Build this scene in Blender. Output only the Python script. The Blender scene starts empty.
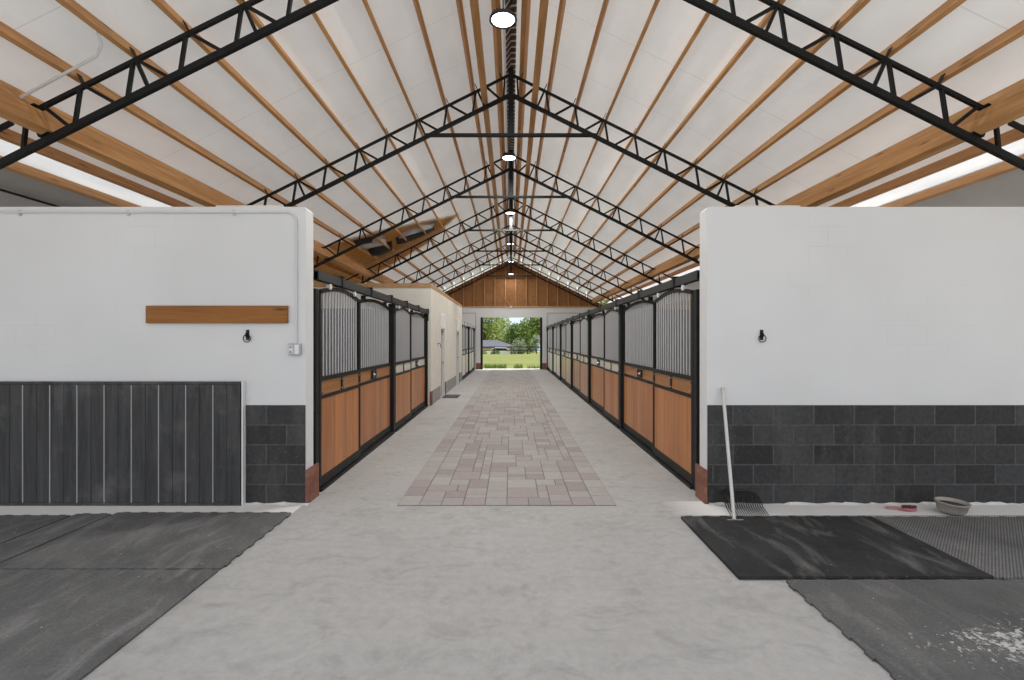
import bpy, math, random
from mathutils import Vector, Matrix
R = random.Random(7)
SC = bpy.context.scene
COL = SC.collection
CZ = 1.68            # eye height; the barn floor is z = 0
S5 = math.sqrt(5.0)

# ------------------------------------------------------------------ mesh helper
class MB:
    def __init__(s): s.v = []; s.f = []; s.m = []; s.sm = []; s.mi = 0
    def add(s, vs, fs, smooth=False):
        o = len(s.v); s.v += [tuple(v) for v in vs]
        for f in fs: s.f.append(tuple(i + o for i in f)); s.m.append(s.mi); s.sm.append(smooth)
    def box(s, x0, x1, y0, y1, z0, z1):
        s.add([(x0,y0,z0),(x1,y0,z0),(x1,y1,z0),(x0,y1,z0),(x0,y0,z1),(x1,y0,z1),(x1,y1,z1),(x0,y1,z1)],
              [(0,3,2,1),(4,5,6,7),(0,1,5,4),(1,2,6,5),(2,3,7,6),(3,0,4,7)])
    def bbox(s, x0, x1, y0, y1, z0, z1, b=0.004):
        # box with chamfered edges
        P = []
        for (X, sx) in ((x0,1),(x1,-1)):
            for (Y, sy) in ((y0,1),(y1,-1)):
                for (Z, sz) in ((z0,1),(z1,-1)):
                    P += [(X, Y+sy*b, Z+sz*b), (X+sx*b, Y, Z+sz*b), (X+sx*b, Y+sy*b, Z)]
        c = lambda i,j,k,a: ((i*2+j)*2+k)*3+a
        F = []
        for i in (0,1):
            q=[c(i,0,0,0),c(i,1,0,0),c(i,1,1,0),c(i,0,1,0)]; F.append(q if i else q[::-1])
        for j in (0,1):
            q=[c(0,j,0,1),c(1,j,0,1),c(1,j,1,1),c(0,j,1,1)]; F.append(q[::-1] if j else q)
        for k in (0,1):
            q=[c(0,0,k,2),c(1,0,k,2),c(1,1,k,2),c(0,1,k,2)]; F.append(q if k else q[::-1])
        for i in (0,1):
            for j in (0,1): F.append([c(i,j,0,0),c(i,j,0,1),c(i,j,1,1),c(i,j,1,0)])
            for k in (0,1): F.append([c(i,0,k,0),c(i,0,k,2),c(i,1,k,2),c(i,1,k,0)])
        for j in (0,1):
            for k in (0,1): F.append([c(0,j,k,1),c(0,j,k,2),c(1,j,k,2),c(1,j,k,1)])
        for i in (0,1):
            for j in (0,1):
                for k in (0,1): F.append([c(i,j,k,0),c(i,j,k,1),c(i,j,k,2)])
        s.add(P, F)
    def bar(s, a, b, w, h, up=(0,0,1)):
        a=Vector(a); b=Vector(b); d=(b-a).normalized(); u=Vector(up)
        r=d.cross(u)
        if r.length<1e-5: r=d.cross(Vector((0,1,0)))
        r.normalize(); u=r.cross(d).normalized()
        P=[]
        for p in (a,b):
            for (i,j) in ((-1,-1),(1,-1),(1,1),(-1,1)): P.append(p+r*(i*w/2)+u*(j*h/2))
        s.add(P,[(0,1,2,3),(7,6,5,4),(0,4,5,1),(1,5,6,2),(2,6,7,3),(3,7,4,0)])
    def tube(s, pts, rad, n=8, cap=True):
        pts=[Vector(p) for p in pts]; rs=rad if isinstance(rad,(list,tuple)) else [rad]*len(pts)
        ref=None; rings=[]
        for i,p in enumerate(pts):
            d=(pts[min(i+1,len(pts)-1)]-pts[max(i-1,0)]).normalized()
            if ref is None: ref=Vector((0,0,1)) if abs(d.z)<.9 else Vector((1,0,0))
            r=(ref-d*ref.dot(d)).normalized(); ref=r; t=d.cross(r)
            rings.append([p+(r*math.cos(2*math.pi*k/n)+t*math.sin(2*math.pi*k/n))*rs[i] for k in range(n)])
        V=[v for q in rings for v in q]; F=[]
        for i in range(len(pts)-1):
            for k in range(n): F.append((i*n+k,i*n+(k+1)%n,(i+1)*n+(k+1)%n,(i+1)*n+k))
        s.add(V,F,True)
        if cap: s.add(V,[tuple(range(n))[::-1],tuple(range((len(pts)-1)*n,len(pts)*n))])
    def lathe(s, prof, c=(0,0,0), n=24, sx=1, sy=1, fn=None):
        V=[];F=[]
        for (r,z) in prof:
            for k in range(n):
                a=2*math.pi*k/n; rr=r*(fn(a) if fn else 1)
                V.append((c[0]+rr*math.cos(a)*sx,c[1]+rr*math.sin(a)*sy,c[2]+z))
        for i in range(len(prof)-1):
            for k in range(n): F.append((i*n+k,i*n+(k+1)%n,(i+1)*n+(k+1)%n,(i+1)*n+k))
        s.add(V,F,True)
    def prism(s, poly, axis, a, b):
        def P(p,t):
            return (t,p[0],p[1]) if axis=='x' else (p[0],t,p[1]) if axis=='y' else (p[0],p[1],t)
        n=len(poly); V=[P(p,a) for p in poly]+[P(p,b) for p in poly]
        s.add(V,[tuple(range(n)),tuple(range(n,2*n))[::-1]]+[(i,n+i,n+(i+1)%n,(i+1)%n) for i in range(n)])
    def torus(s, c, r, t, ax='y', n=24, m=8):
        pts=[]
        for k in range(n+1):
            a=2*math.pi*k/n
            pts.append((c[0]+r*math.cos(a),c[1],c[2]+r*math.sin(a)) if ax=='y' else (c[0],c[1]+r*math.cos(a),c[2]+r*math.sin(a)))
        s.tube(pts,t,m,False)
    def build(s, name, mat, parent=None, loc=None):
        me=bpy.data.meshes.new(name); me.from_pydata(s.v,[],s.f)
        for m in (mat if isinstance(mat,(list,tuple)) else [mat]): me.materials.append(m)
        me.polygons.foreach_set('material_index',s.m); me.polygons.foreach_set('use_smooth',s.sm)
        import bmesh
        bm=bmesh.new(); bm.from_mesh(me); bmesh.ops.recalc_face_normals(bm,faces=bm.faces); bm.to_mesh(me); bm.free()
        me.update()
        o=bpy.data.objects.new(name,me); COL.objects.link(o)
        if loc is not None: o.location=loc
        if parent is not None: o.parent=parent
        return o

def tag(o,label=None,cat=None,group=None,kind=None):
    if label: o['label']=label
    if cat: o['category']=cat
    if group: o['group']=group
    if kind: o['kind']=kind
    return o
def empty(name,loc,label,cat,group=None):
    o=bpy.data.objects.new(name,None); o.empty_display_size=.1; COL.objects.link(o); o.location=loc
    return tag(o,label,cat,group)
def copy_tree(o,parent=None):
    c=o.copy(); COL.objects.link(c)
    if parent is not None: c.parent=parent
    for ch in list(KIDS.get(o,())) : copy_tree(ch,c)
    return c
KIDS={}
def index_kids():
    KIDS.clear()
    for o in bpy.data.objects:
        if o.parent: KIDS.setdefault(o.parent,[]).append(o)
def struct(o): o['kind']='structure'; return o
ORD=['first','second','third','fourth','fifth','sixth','seventh','eighth','ninth','tenth','eleventh','twelfth']

# ------------------------------------------------------------------ materials
def mat(name, col, rough=.7, metal=0, spec=.5):
    m=bpy.data.materials.new(name); m.use_nodes=True; b=m.node_tree.nodes['Principled BSDF']
    b.inputs['Base Color'].default_value=(*col,1); b.inputs['Roughness'].default_value=rough
    b.inputs['Metallic'].default_value=metal; b.inputs['Specular IOR Level'].default_value=spec
    return m
class NT:
    def __init__(s,m): s.m=m; s.t=m.node_tree; s.b=s.t.nodes['Principled BSDF']
    def n(s,typ,**kw):
        x=s.t.nodes.new(typ)
        for k,v in kw.items():
            if k.startswith('i_'): x.inputs[k[2:].replace('_',' ')].default_value=v
            else: setattr(x,k,v)
        return x
    def l(s,a,b): s.t.links.new(a,b)
    def coord(s,scale=(1,1,1),kind='Object'):
        c=s.n('ShaderNodeTexCoord'); mp=s.n('ShaderNodeMapping'); mp.inputs['Scale'].default_value=scale
        s.l(c.outputs[kind],mp.inputs['Vector']); return mp.outputs['Vector']
    def noise(s,vec,scale,detail=4,rough=.55,dist=0):
        x=s.n('ShaderNodeTexNoise'); x.inputs['Scale'].default_value=scale; x.inputs['Detail'].default_value=detail
        x.inputs['Roughness'].default_value=rough; x.inputs['Distortion'].default_value=dist; s.l(vec,x.inputs['Vector']); return x.outputs['Fac']
    def ramp(s,fac,stops):
        r=s.n('ShaderNodeValToRGB'); e=r.color_ramp.elements
        while len(e)<len(stops): e.new(.5)
        for i,(p,c) in enumerate(stops):
            e[i].position=p; e[i].color=(*c,1) if len(c)==3 else c
        s.l(fac,r.inputs['Fac']); return r.outputs['Color']
    def mix(s,fac,a,b,mode='MIX'):
        x=s.n('ShaderNodeMix',data_type='RGBA',blend_type=mode)
        for v,i in ((fac,0),(a,6),(b,7)):
            if isinstance(v,(int,float)): x.inputs[i].default_value=v
            elif isinstance(v,tuple): x.inputs[i].default_value=(*v,1)
            else: s.l(v,x.inputs[i])
        return x.outputs[2]
    def math(s,op,a,b=None,c=None):
        x=s.n('ShaderNodeMath',operation=op)
        for i,v in enumerate((a,b,c)):
            if v is None: continue
            if isinstance(v,(int,float)): x.inputs[i].default_value=v
            else: s.l(v,x.inputs[i])
        return x.outputs[0]
    def sep(s,vec):
        x=s.n('ShaderNodeSeparateXYZ'); s.l(vec,x.inputs[0]); return x.outputs
    def comb(s,x,y,z=0.0):
        c=s.n('ShaderNodeCombineXYZ')
        for i,v in enumerate((x,y,z)):
            if isinstance(v,(int,float)): c.inputs[i].default_value=v
            else: s.l(v,c.inputs[i])
        return c.outputs[0]
    def color(s,c): s.l(c,s.b.inputs['Base Color'])
    def bump(s,h,strength=.3,dist=.01):
        x=s.n('ShaderNodeBump'); x.inputs['Strength'].default_value=strength; x.inputs['Distance'].default_value=dist
        s.l(h,x.inputs['Height']); s.l(x.outputs[0],s.b.inputs['Normal'])

def m_concrete():
    m=mat('concrete',(.4,.4,.4),.75); t=NT(m); v=t.coord()
    a=t.noise(v,.9,6,.6); b=t.noise(v,14,6,.7); c=t.noise(t.coord((1,1.5,1)),3.2,6,.7,1.0)
    base=t.ramp(a,[(.3,(.37,.364,.353)),(.7,(.425,.419,.408))])
    base=t.mix(t.ramp(c,[(.50,(0,0,0)),(.72,(.5,.5,.5))]),base,(.22,.217,.21))
    sp=t.ramp(b,[(.3,(.8,.8,.8)),(.62,(1.06,1.06,1.06))])
    base=t.mix(.6,base,sp,'MULTIPLY')
    p=t.sep(v); ax=t.math('ABSOLUTE',p[0])
    strip=t.math('MULTIPLY',t.math('GREATER_THAN',p[1],4.6),t.math('MAXIMUM',t.math('MULTIPLY',t.math('MINIMUM',t.math('MAXIMUM',t.math('MULTIPLY',t.math('SUBTRACT',p[0],1.55),2.0),0),1),1),t.math('LESS_THAN',p[0],-2.12)))
    strip=t.math('MULTIPLY',strip,t.math('LESS_THAN',p[1],5.0))
    base=t.mix(strip,base,(.78,.775,.76))
    t.color(base); t.bump(b,.15,.004); return m
def m_wood(name,c1,c2,c3,axis='y',rough=.6,sc=1.0,knots=True,tint=.0):
    m=mat(name,c1,rough); t=NT(m)
    s={'x':(.5,9,9),'y':(9,.5,9),'z':(9,9,.5)}[axis]
    v=t.coord(tuple(k*sc for k in s)); n1=t.noise(v,1.0,6,.65,1.2); n2=t.noise(v,4.0,4,.6,.3)
    col=t.ramp(n1,[(.28,c2),(.5,c1),(.75,c3)])
    col=t.mix(.35,col,t.ramp(n2,[(.3,(.55,.5,.45)),(.65,(1.1,1.1,1.1))]),'MULTIPLY')
    if knots:
        vo=t.n('ShaderNodeTexVoronoi'); vo.inputs['Scale'].default_value=1.0
        t.l(t.coord({'x':(1.6,9,9),'y':(9,1.6,9),'z':(9,9,1.6)}[axis]),vo.inputs['Vector'])
        k=t.ramp(vo.outputs['Distance'],[(.05,(1,1,1)),(.16,(0,0,0))]); col=t.mix(k,col,tuple(x*.35 for x in c2))
    t.color(col); t.bump(n1,.15,.003); return m
def m_plank(name='stall_plank',C=((.30,.105,.028),(.45,.175,.048),(.56,.235,.075))):
    m=mat(name,(.4,.18,.07),.31); t=NT(m)
    p=t.sep(t.coord()); oi=t.n('ShaderNodeObjectInfo')
    idx=t.math('FLOOR',t.math('DIVIDE',p[1],.138))
    wn=t.n('ShaderNodeTexWhiteNoise',noise_dimensions='2D'); t.l(t.comb(idx,oi.outputs['Random']),wn.inputs[0])
    g=t.noise(t.comb(t.math('MULTIPLY',p[0],6),t.math('ADD',t.math('MULTIPLY',p[1],14),t.math('MULTIPLY',oi.outputs['Random'],40)),t.math('MULTIPLY',p[2],.7)),1.5,5,.6,1.0)
    col=t.ramp(g,[(.25,C[0]),(.5,C[1]),(.75,C[2])])
    col=t.mix(.65,col,t.ramp(wn.outputs[0],[(0,(.72,.64,.60)),(1,(1.2,1.2,1.2))]),'MULTIPLY')
    t.color(col); return m
def m_stucco():
    m=mat('white_block_paint',(.72,.72,.71),.75); t=NT(m); v=t.coord(); p=t.sep(v)
    n=t.noise(v,30,5,.6); big=t.noise(v,.7,3,.5)
    br=t.n('ShaderNodeTexBrick',offset=.5); br.inputs['Scale'].default_value=1.0
    br.inputs['Mortar Size'].default_value=.006; br.inputs['Mortar Smooth'].default_value=.9
    br.inputs['Brick Width'].default_value=.406; br.inputs['Row Height'].default_value=.203
    t.l(t.comb(p[0],p[2]),br.inputs['Vector'])
    msk=t.math('MULTIPLY',br.outputs['Fac'],t.ramp(t.noise(v,1.1,2,.5),[(.52,(0,0,0)),(.7,(1,1,1))]))
    col=t.ramp(big,[(.3,(.66,.66,.65)),(.7,(.72,.72,.712))])
    t.color(t.mix(t.math('MULTIPLY',msk,.35),col,(.5,.5,.5)))
    h=t.math('SUBTRACT',t.math('MULTIPLY',n,.25),t.math('MULTIPLY',msk,1.0)); t.bump(h,.25,.006); return m
def m_blackblock():
    m=mat('black_block_paint',(.04,.04,.04),.7,0,.2); t=NT(m); v=t.coord(); p=t.sep(v)
    br=t.n('ShaderNodeTexBrick',offset=.5); br.inputs['Scale'].default_value=1.0
    br.inputs['Mortar Size'].default_value=.007; br.inputs['Mortar Smooth'].default_value=.3; br.inputs['Bias'].default_value=0
    br.inputs['Brick Width'].default_value=.413; br.inputs['Row Height'].default_value=.2026
    br.inputs['Color1'].default_value=(.033,.033,.033,1); br.inputs['Color2'].default_value=(.062,.062,.062,1); br.inputs['Mortar'].default_value=(.095,.095,.094,1)
    t.l(t.comb(t.math('ADD',p[0],-.003),p[2]),br.inputs['Vector'])
    n=t.noise(v,22,6,.7); w=t.noise(t.coord((1.5,1,.5)),1.6,5,.65)
    sp=t.noise(v,55,2,.5)
    col=t.mix(t.ramp(w,[(.5,(0,0,0)),(.72,(.7,.7,.7))]),br.outputs['Color'],(.095,.093,.09))
    col=t.mix(.7,col,t.ramp(n,[(.3,(.6,.6,.6)),(.7,(1.35,1.35,1.35))]),'MULTIPLY')
    col=t.mix(t.ramp(sp,[(.74,(0,0,0)),(.78,(.6,.6,.6))]),col,(.4,.4,.39))
    t.color(col); t.bump(t.math('SUBTRACT',t.math('MULTIPLY',n,.3),br.outputs['Fac']),.6,.006); return m
def m_blackboard():
    m=mat('black_board_paint',(.035,.035,.036),.7,0,.2); t=NT(m); v=t.coord((9,9,.7)); n=t.noise(v,1.6,6,.7,.8); w=t.noise(t.coord(),2.2,5,.6)
    col=t.ramp(n,[(.3,(.036,.036,.036)),(.7,(.080,.080,.080))])
    col=t.mix(t.ramp(w,[(.55,(0,0,0)),(.78,(.7,.7,.7))]),col,(.15,.148,.145))
    t.color(col); t.bump(n,.3,.004); return m
def m_rubber(name,c1,c2,dust=.5,ribs=False,spill=False):
    m=mat(name,c1,.85,0,.25); t=NT(m); v=t.coord(); n=t.noise(v,1.6,7,.7,.5); f=t.noise(v,60,3,.6); sp=t.noise(v,38,2,.5)
    st=t.noise(t.coord((2.2,.7,1)),2.5,5,.65,.8)
    col=t.ramp(n,[(.3,c1),(.72,c2)])
    col=t.mix(t.ramp(st,[(.50,(0,0,0)),(.78,(dust,dust,dust))]),col,(.30,.295,.29))
    col=t.mix(.5,col,t.ramp(f,[(.3,(.6,.6,.6)),(.7,(1.3,1.3,1.3))]),'MULTIPLY')
    col=t.mix(t.ramp(sp,[(.745,(0,0,0)),(.775,(.8,.8,.8))]),col,(.45,.45,.44))
    h=f
    if spill:
        d=t.n('ShaderNodeVectorMath',operation='SUBTRACT'); t.l(v,d.inputs[0]); d.inputs[1].default_value=(3.15,2.62,0)
        q=t.sep(d.outputs[0])
        rr=t.math('SQRT',t.math('ADD',t.math('POWER',t.math('DIVIDE',q[0],1.0),2),t.math('POWER',t.math('DIVIDE',q[1],.26),2)))
        k=t.math('SUBTRACT',t.noise(v,30,4,.7),t.math('MULTIPLY',rr,.28))
        col=t.mix(t.ramp(k,[(.36,(0,0,0)),(.42,(.9,.9,.9))]),col,(.55,.55,.54))
    if ribs:
        p=t.sep(v); wv=t.math('SINE',t.math('MULTIPLY',t.math('SUBTRACT',p[0],p[1]),2*math.pi/.026)); 
        col=t.mix(t.math('MULTIPLY_ADD',wv,.3,.3),col,(.03,.03,.03)); h=t.math('MULTIPLY_ADD',wv,-.5,.5)
    t.color(col); t.bump(h,.4,.004); return m
def m_ceiling():
    m=mat('white_insulation',(.74,.74,.735),.45); t=NT(m); v=t.coord(); p=t.sep(v)
    n=t.noise(t.coord((1.2,.5,1)),2.0,4,.5); f=t.noise(v,6,3,.5)
    fr=t.math('FRACT',t.math('DIVIDE',p[1],1.22)); ln=t.math('LESS_THAN',t.math('ABSOLUTE',t.math('SUBTRACT',fr,.5)),.004)
    col=t.ramp(n,[(.3,(.80,.80,.795)),(.7,(.87,.87,.865))])
    col=t.mix(t.math('MULTIPLY',ln,.35),col,(.35,.35,.35)); t.color(col)
    t.bump(t.math('ADD',n,t.math('MULTIPLY',f,.15)),.5,.06)
    tr=t.n('ShaderNodeBsdfTranslucent'); t.l(col,tr.inputs['Color']); mx=t.n('ShaderNodeMixShader'); mx.inputs[0].default_value=.135  # translucency added so daylight through the sheet brightens the slopes
    o=t.t.nodes['Material Output']; t.l(t.b.outputs[0],mx.inputs[1]); t.l(tr.outputs[0],mx.inputs[2]); t.l(mx.outputs[0],o.inputs['Surface']); return m
def m_osb(name,c1,c2,c3):
    m=mat(name,c1,.75); t=NT(m); v=t.coord()
    vo=t.n('ShaderNodeTexVoronoi'); vo.inputs['Scale'].default_value=11; vo.inputs['Randomness'].default_value=1
    t.l(v,vo.inputs['Vector']); g=t.noise(v,2.0,5,.6)
    col=t.mix(.5,t.ramp(g,[(.3,c2),(.7,c3)]),t.ramp(t.sep(vo.outputs['Color'])[0],[(0,c2),(1,c3)])); t.color(col); return m
def m_corr():
    m=mat('ridge_vent_metal',(.25,.25,.26),.35,.6); t=NT(m); v=t.coord(); p=t.sep(v)
    k=t.math('FRACT',t.math('MULTIPLY',t.math('ADD',p[1],t.math('MULTIPLY',p[0],1.2)),6.0))
    t.color(t.mix(t.math('GREATER_THAN',k,.72),(.10,.10,.102),(.88,.88,.9))); return m  # pale bands paint the gleams of corrugated metal into the colour
def m_brick():
    m=mat('red_brick',(.25,.1,.06),.8); t=NT(m); v=t.coord(); p=t.sep(v)
    br=t.n('ShaderNodeTexBrick',offset=.5); br.inputs['Scale'].default_value=1.0
    br.inputs['Mortar Size'].default_value=.004; br.inputs['Brick Width'].default_value=.2; br.inputs['Row Height'].default_value=.0875
    br.inputs['Color1'].default_value=(.20,.075,.045,1); br.inputs['Color2'].default_value=(.27,.115,.075,1); br.inputs['Mortar'].default_value=(.17,.085,.06,1)
    t.l(t.comb(t.math('ADD',p[0],p[1]),p[2]),br.inputs['Vector']); n=t.noise(v,25,4,.6)
    t.color(t.mix(.6,br.outputs['Color'],t.ramp(n,[(.3,(.6,.6,.6)),(.7,(1.3,1.3,1.3))]),'MULTIPLY')); t.bump(n,.3,.004); return m
def m_grass():
    m=mat('grass',(.2,.3,.05),.9); t=NT(m); v=t.coord(); a=t.noise(v,.25,5,.6); b=t.noise(v,5,5,.7)
    col=t.ramp(a,[(.3,(.125,.15,.022)),(.7,(.20,.215,.04))]); t.color(t.mix(.5,col,t.ramp(b,[(.3,(.55,.6,.5)),(.7,(1.2,1.2,1.1))]),'MULTIPLY')); return m
def m_noise(name,c1,c2,scale=8,rough=.8,bump=0):
    m=mat(name,c1,rough); t=NT(m); n=t.noise(t.coord(),scale,5,.65); t.color(t.ramp(n,[(.3,c1),(.7,c2)]))
    if max(c2)<.03: t.b.inputs['Specular IOR Level'].default_value=.22
    if bump: t.bump(n,bump,.005)
    return m
def m_leaf(name,c1,c2):
    m=mat(name,c1,.6); t=NT(m); g=t.n('ShaderNodeNewGeometry'); t.color(t.ramp(g.outputs['Random Per Island'],[(0,c1),(1,c2)])); return m
def m_sky_panel():
    m=bpy.data.materials.new('translucent_roof_sheet'); m.use_nodes=True; nt=m.node_tree; nt.nodes.clear()
    o=nt.nodes.new('ShaderNodeOutputMaterial'); a=nt.nodes.new('ShaderNodeBsdfTranslucent'); d=nt.nodes.new('ShaderNodeBsdfDiffuse'); mx=nt.nodes.new('ShaderNodeMixShader')
    tc=nt.nodes.new('ShaderNodeTexCoord'); nz=nt.nodes.new('ShaderNodeTexNoise'); rp=nt.nodes.new('ShaderNodeValToRGB'); mp=nt.nodes.new('ShaderNodeMapping')
    mp.inputs['Scale'].default_value=(4,.4,4); nz.inputs['Scale'].default_value=2
    rp.color_ramp.elements[0].color=(.75,.76,.77,1); rp.color_ramp.elements[1].color=(.92,.92,.92,1)
    nt.links.new(tc.outputs['Object'],mp.inputs[0]); nt.links.new(mp.outputs[0],nz.inputs['Vector']); nt.links.new(nz.outputs['Fac'],rp.inputs[0])
    for x in (a,d): nt.links.new(rp.outputs[0],x.inputs['Color'])
    mx.inputs[0].default_value=.35; nt.links.new(a.outputs[0],mx.inputs[1]); nt.links.new(d.outputs[0],mx.inputs[2]); nt.links.new(mx.outputs[0],o.inputs[0])
    return m
def m_emit(name,col,s):
    m=mat(name,(.9,.9,.9),.4); b=m.node_tree.nodes['Principled BSDF']
    b.inputs['Emission Color'].default_value=(*col,1); b.inputs['Emission Strength'].default_value=s; return m

M=dict(
 concrete=m_concrete(), stucco=m_stucco(), bblock=m_blackblock(), bboard=m_blackboard(), ceil=m_ceiling(),
 purlin=m_wood('purlin_pine',(.56,.29,.105),(.42,.195,.06),(.68,.40,.17),'y'),
 lumber_x=m_wood('pine_board',(.29,.105,.013),(.20,.066,.007),(.36,.145,.022),'x',.65),
 plate=m_wood('pale_plate',(.50,.30,.14),(.38,.20,.085),(.6,.40,.21),'y'),
 stud=m_wood('stud',(.40,.21,.085),(.30,.14,.05),(.50,.28,.12),'z'),
 offcut=m_noise('weathered_offcut',(.60,.55,.49),(.72,.68,.62),6),
 osb=m_osb('gable_osb',(.28,.12,.035),(.21,.082,.022),(.33,.150,.045)),
 deck=m_osb('roof_deck',(.62,.32,.085),(.50,.235,.055),(.70,.39,.12)),
 steel=m_noise('black_steel',(.007,.008,.008),(.013,.014,.014),20,.6),
 frame=m_noise('stall_frame_black',(.011,.012,.012),(.018,.019,.020),18,.5),
 bar=mat('grille_silver',(.48,.485,.49),.35,.15), bolt=mat('chrome_bolt',(.75,.75,.76),.2,.9), track=mat('track_dark',(.022,.027,.027),.5,0,.4),
 plank=m_plank(), plank_reflect_low=m_plank('stall_plank_reflect_low',((.34,.17,.10),(.42,.225,.135),(.50,.28,.18))), plank_reflect_mid=m_plank('stall_plank_reflect_mid',((.44,.34,.24),(.52,.41,.30),(.60,.49,.37))), plank_reflect_high=m_plank('stall_plank_reflect_high',((.66,.62,.56),(.74,.70,.64),(.80,.77,.71))), insert_wood=m_wood('insert_wood',(.38,.165,.055),(.28,.11,.035),(.47,.22,.085),'y',.4,1,False), insert_reflect=mat('insert_reflect',(.60,.58,.50),.5),  # paler plank and insert tones paint reflected light into the wood colour
 white=mat('white_paint',(.72,.72,.71),.6), cream=m_noise('cream_wall',(.74,.71,.63),(.80,.77,.69),2.2,.7), greybase=m_noise('grey_base',(.27,.26,.255),(.36,.35,.34),7,.85),
 plywood=m_noise('tan_plywood',(.36,.25,.135),(.45,.33,.19),3,.7), brick=m_brick(), conduit=mat('conduit_grey',(.50,.50,.50),.45,.1), conduit_w=mat('conduit_white',(.62,.62,.62),.5),
 batten=mat('batten_grey',(.36,.36,.355),.7), box=mat('outlet_box',(.42,.42,.43),.4,.3), transom=mat('transom_white',(.93,.93,.92),.4), plastic=mat('white_plastic',(.78,.78,.78),.4), stallgrey=m_noise('stall_inner_wall',(.15,.15,.15),(.19,.19,.188),1.2,.7), outgrey=m_noise('lean_to_sheet',(.40,.40,.39),(.47,.47,.46),1.5,.6),
 ring=mat('ring_black',(.012,.012,.013),.35,.5), vent=m_corr(), skyp=m_sky_panel(), darkfoil=mat('dark_foil',(.018,.018,.02),.5), greyfoil=m_noise('grey_foil',(.42,.43,.43),(.60,.61,.61),3,.5),
 lamp_body=mat('lamp_body',(.05,.05,.055),.45,.5), lens=m_emit('lamp_lens',(1,.98,.95),9.0),
 mat1=m_rubber('mat_grey',(.085,.085,.085),(.165,.164,.16),.6), mat2=m_rubber('mat_black',(.018,.018,.018),(.042,.042,.042),.4), mat3=m_rubber('mat_ribbed',(.15,.15,.148),(.22,.218,.215),.5,True), mat4=m_rubber('mat_spill',(.085,.085,.085),(.14,.139,.137),.4,False,True),
 residue=m_noise('lime_residue',(.62,.61,.59),(.78,.77,.75),20,.9,.4), alu=mat('pale_handle',(.58,.57,.54),.4,.25), blackpl=mat('black_plastic',(.012,.012,.012),.45), tub=m_noise('tub_rubber',(.30,.275,.245),(.40,.375,.34),12,.8), feed=m_noise('feed',(.02,.018,.016),(.06,.05,.045),60,.95,.6),
 red=mat('red_plastic',(.50,.13,.14),.45), bristle=mat('bristle',(.14,.055,.05),.9), grass=m_grass(), yard=m_noise('yard_sand',(.55,.54,.51),(.64,.63,.60),.8,.9), bark=m_noise('bark',(.09,.07,.05),(.16,.13,.1),10,.9),
 shingle=m_noise('house_shingle',(.075,.08,.11),(.105,.11,.14),3,.8), pinkwall=mat('house_wall',(.85,.66,.58),.8), winglass=mat('dark_glass',(.02,.02,.025),.1), carwhite=mat('car_white',(.75,.76,.78),.25), tyre=mat('tyre',(.02,.02,.02),.8), joint=mat('paver_sand',(.14,.13,.125),.95), threshold=mat('threshold',(.62,.61,.58),.8), fence=mat('fence_dark',(.06,.045,.035),.8),
)
PV=[m_noise('paver_%s'%n,c,tuple(x*1.14 for x in c),16,.85) for n,c in (('grey',(.325,.308,.295)),('light',(.345,.33,.315)),('pink',(.305,.268,.26)),('rose',(.28,.245,.237)),('mauve',(.32,.293,.284)),('brown',(.275,.253,.243)))]
LEAF=[m_leaf('leaf_mid',(.10,.18,.025),(.32,.42,.09)),m_leaf('leaf_dark',(.06,.12,.02),(.18,.27,.055)),m_leaf('leaf_pale',(.14,.19,.10),(.30,.36,.22)),m_leaf('leaf_yellow',(.14,.22,.03),(.40,.46,.10))]

# ------------------------------------------------------------------ setting: floor, ground
b=MB(); b.box(-8,8,-5,27.75,-.2,0); struct(b.build('floor',M['concrete']))
b=MB(); b.box(-60,60,-60,-5,-.25,-.05); b.box(-60,-8,-5,27.7,-.25,-.05); b.box(8,60,-5,27.7,-.25,-.05); struct(b.build('ground',M['yard']))
b=MB()
ys=[27.75,34,42,50,57,62,75,95,150]; zs=[-.03,-.04,-.03,0,.0,-.35,-1.6,-1.9,-1.9]; xs=[-120,-40,-15,-5,0,5,15,40,120]
b.add([(x,y,z) for y,z in zip(ys,zs) for x in xs],[(j*9+i,j*9+i+1,j*9+i+10,j*9+i+9) for j in range(8) for i in range(8)],True); struct(b.build('lawn',M['grass']))
b=MB(); b.box(-2.2,2.2,27.75,28.25,-.15,.0); struct(b.build('threshold_slab',M['threshold']))
# pavers
b=MB(); b.mi=6; b.box(-1.152,1.068,4.86,27.2,0,.004); X0,X1,Y0,Y1=-1.15,1.066,4.862,27.2; g=.0025
def paver(x0,x1,y0,y1):
    b.mi=R.choices(range(6),(26,20,18,11,18,7))[0] if y0<14 else R.choices(range(6),(34,34,8,3,14,7))[0]; z=.010
    b.add([(x0+g,y0+g,.003),(x1-g,y0+g,.003),(x1-g,y1-g,.003),(x0+g,y1-g,.003),(x0+2*g,y0+2*g,z),(x1-2*g,y0+2*g,z),(x1-2*g,y1-2*g,z),(x0+2*g,y1-2*g,z)],[(4,5,6,7),(0,1,5,4),(1,2,6,5),(2,3,7,6),(3,0,4,7)])
y=Y0
while y<Y1-.05:
    y2=min(y+.29,Y1); paver(X0,X0+.215,y,y2); paver(X1-.215,X1,y,y2); y=y2
cw=(X1-X0-.43)/16; nx=16; ny=int((Y1-Y0)/cw); occ=[[0]*nx for _ in range(ny)]
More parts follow.
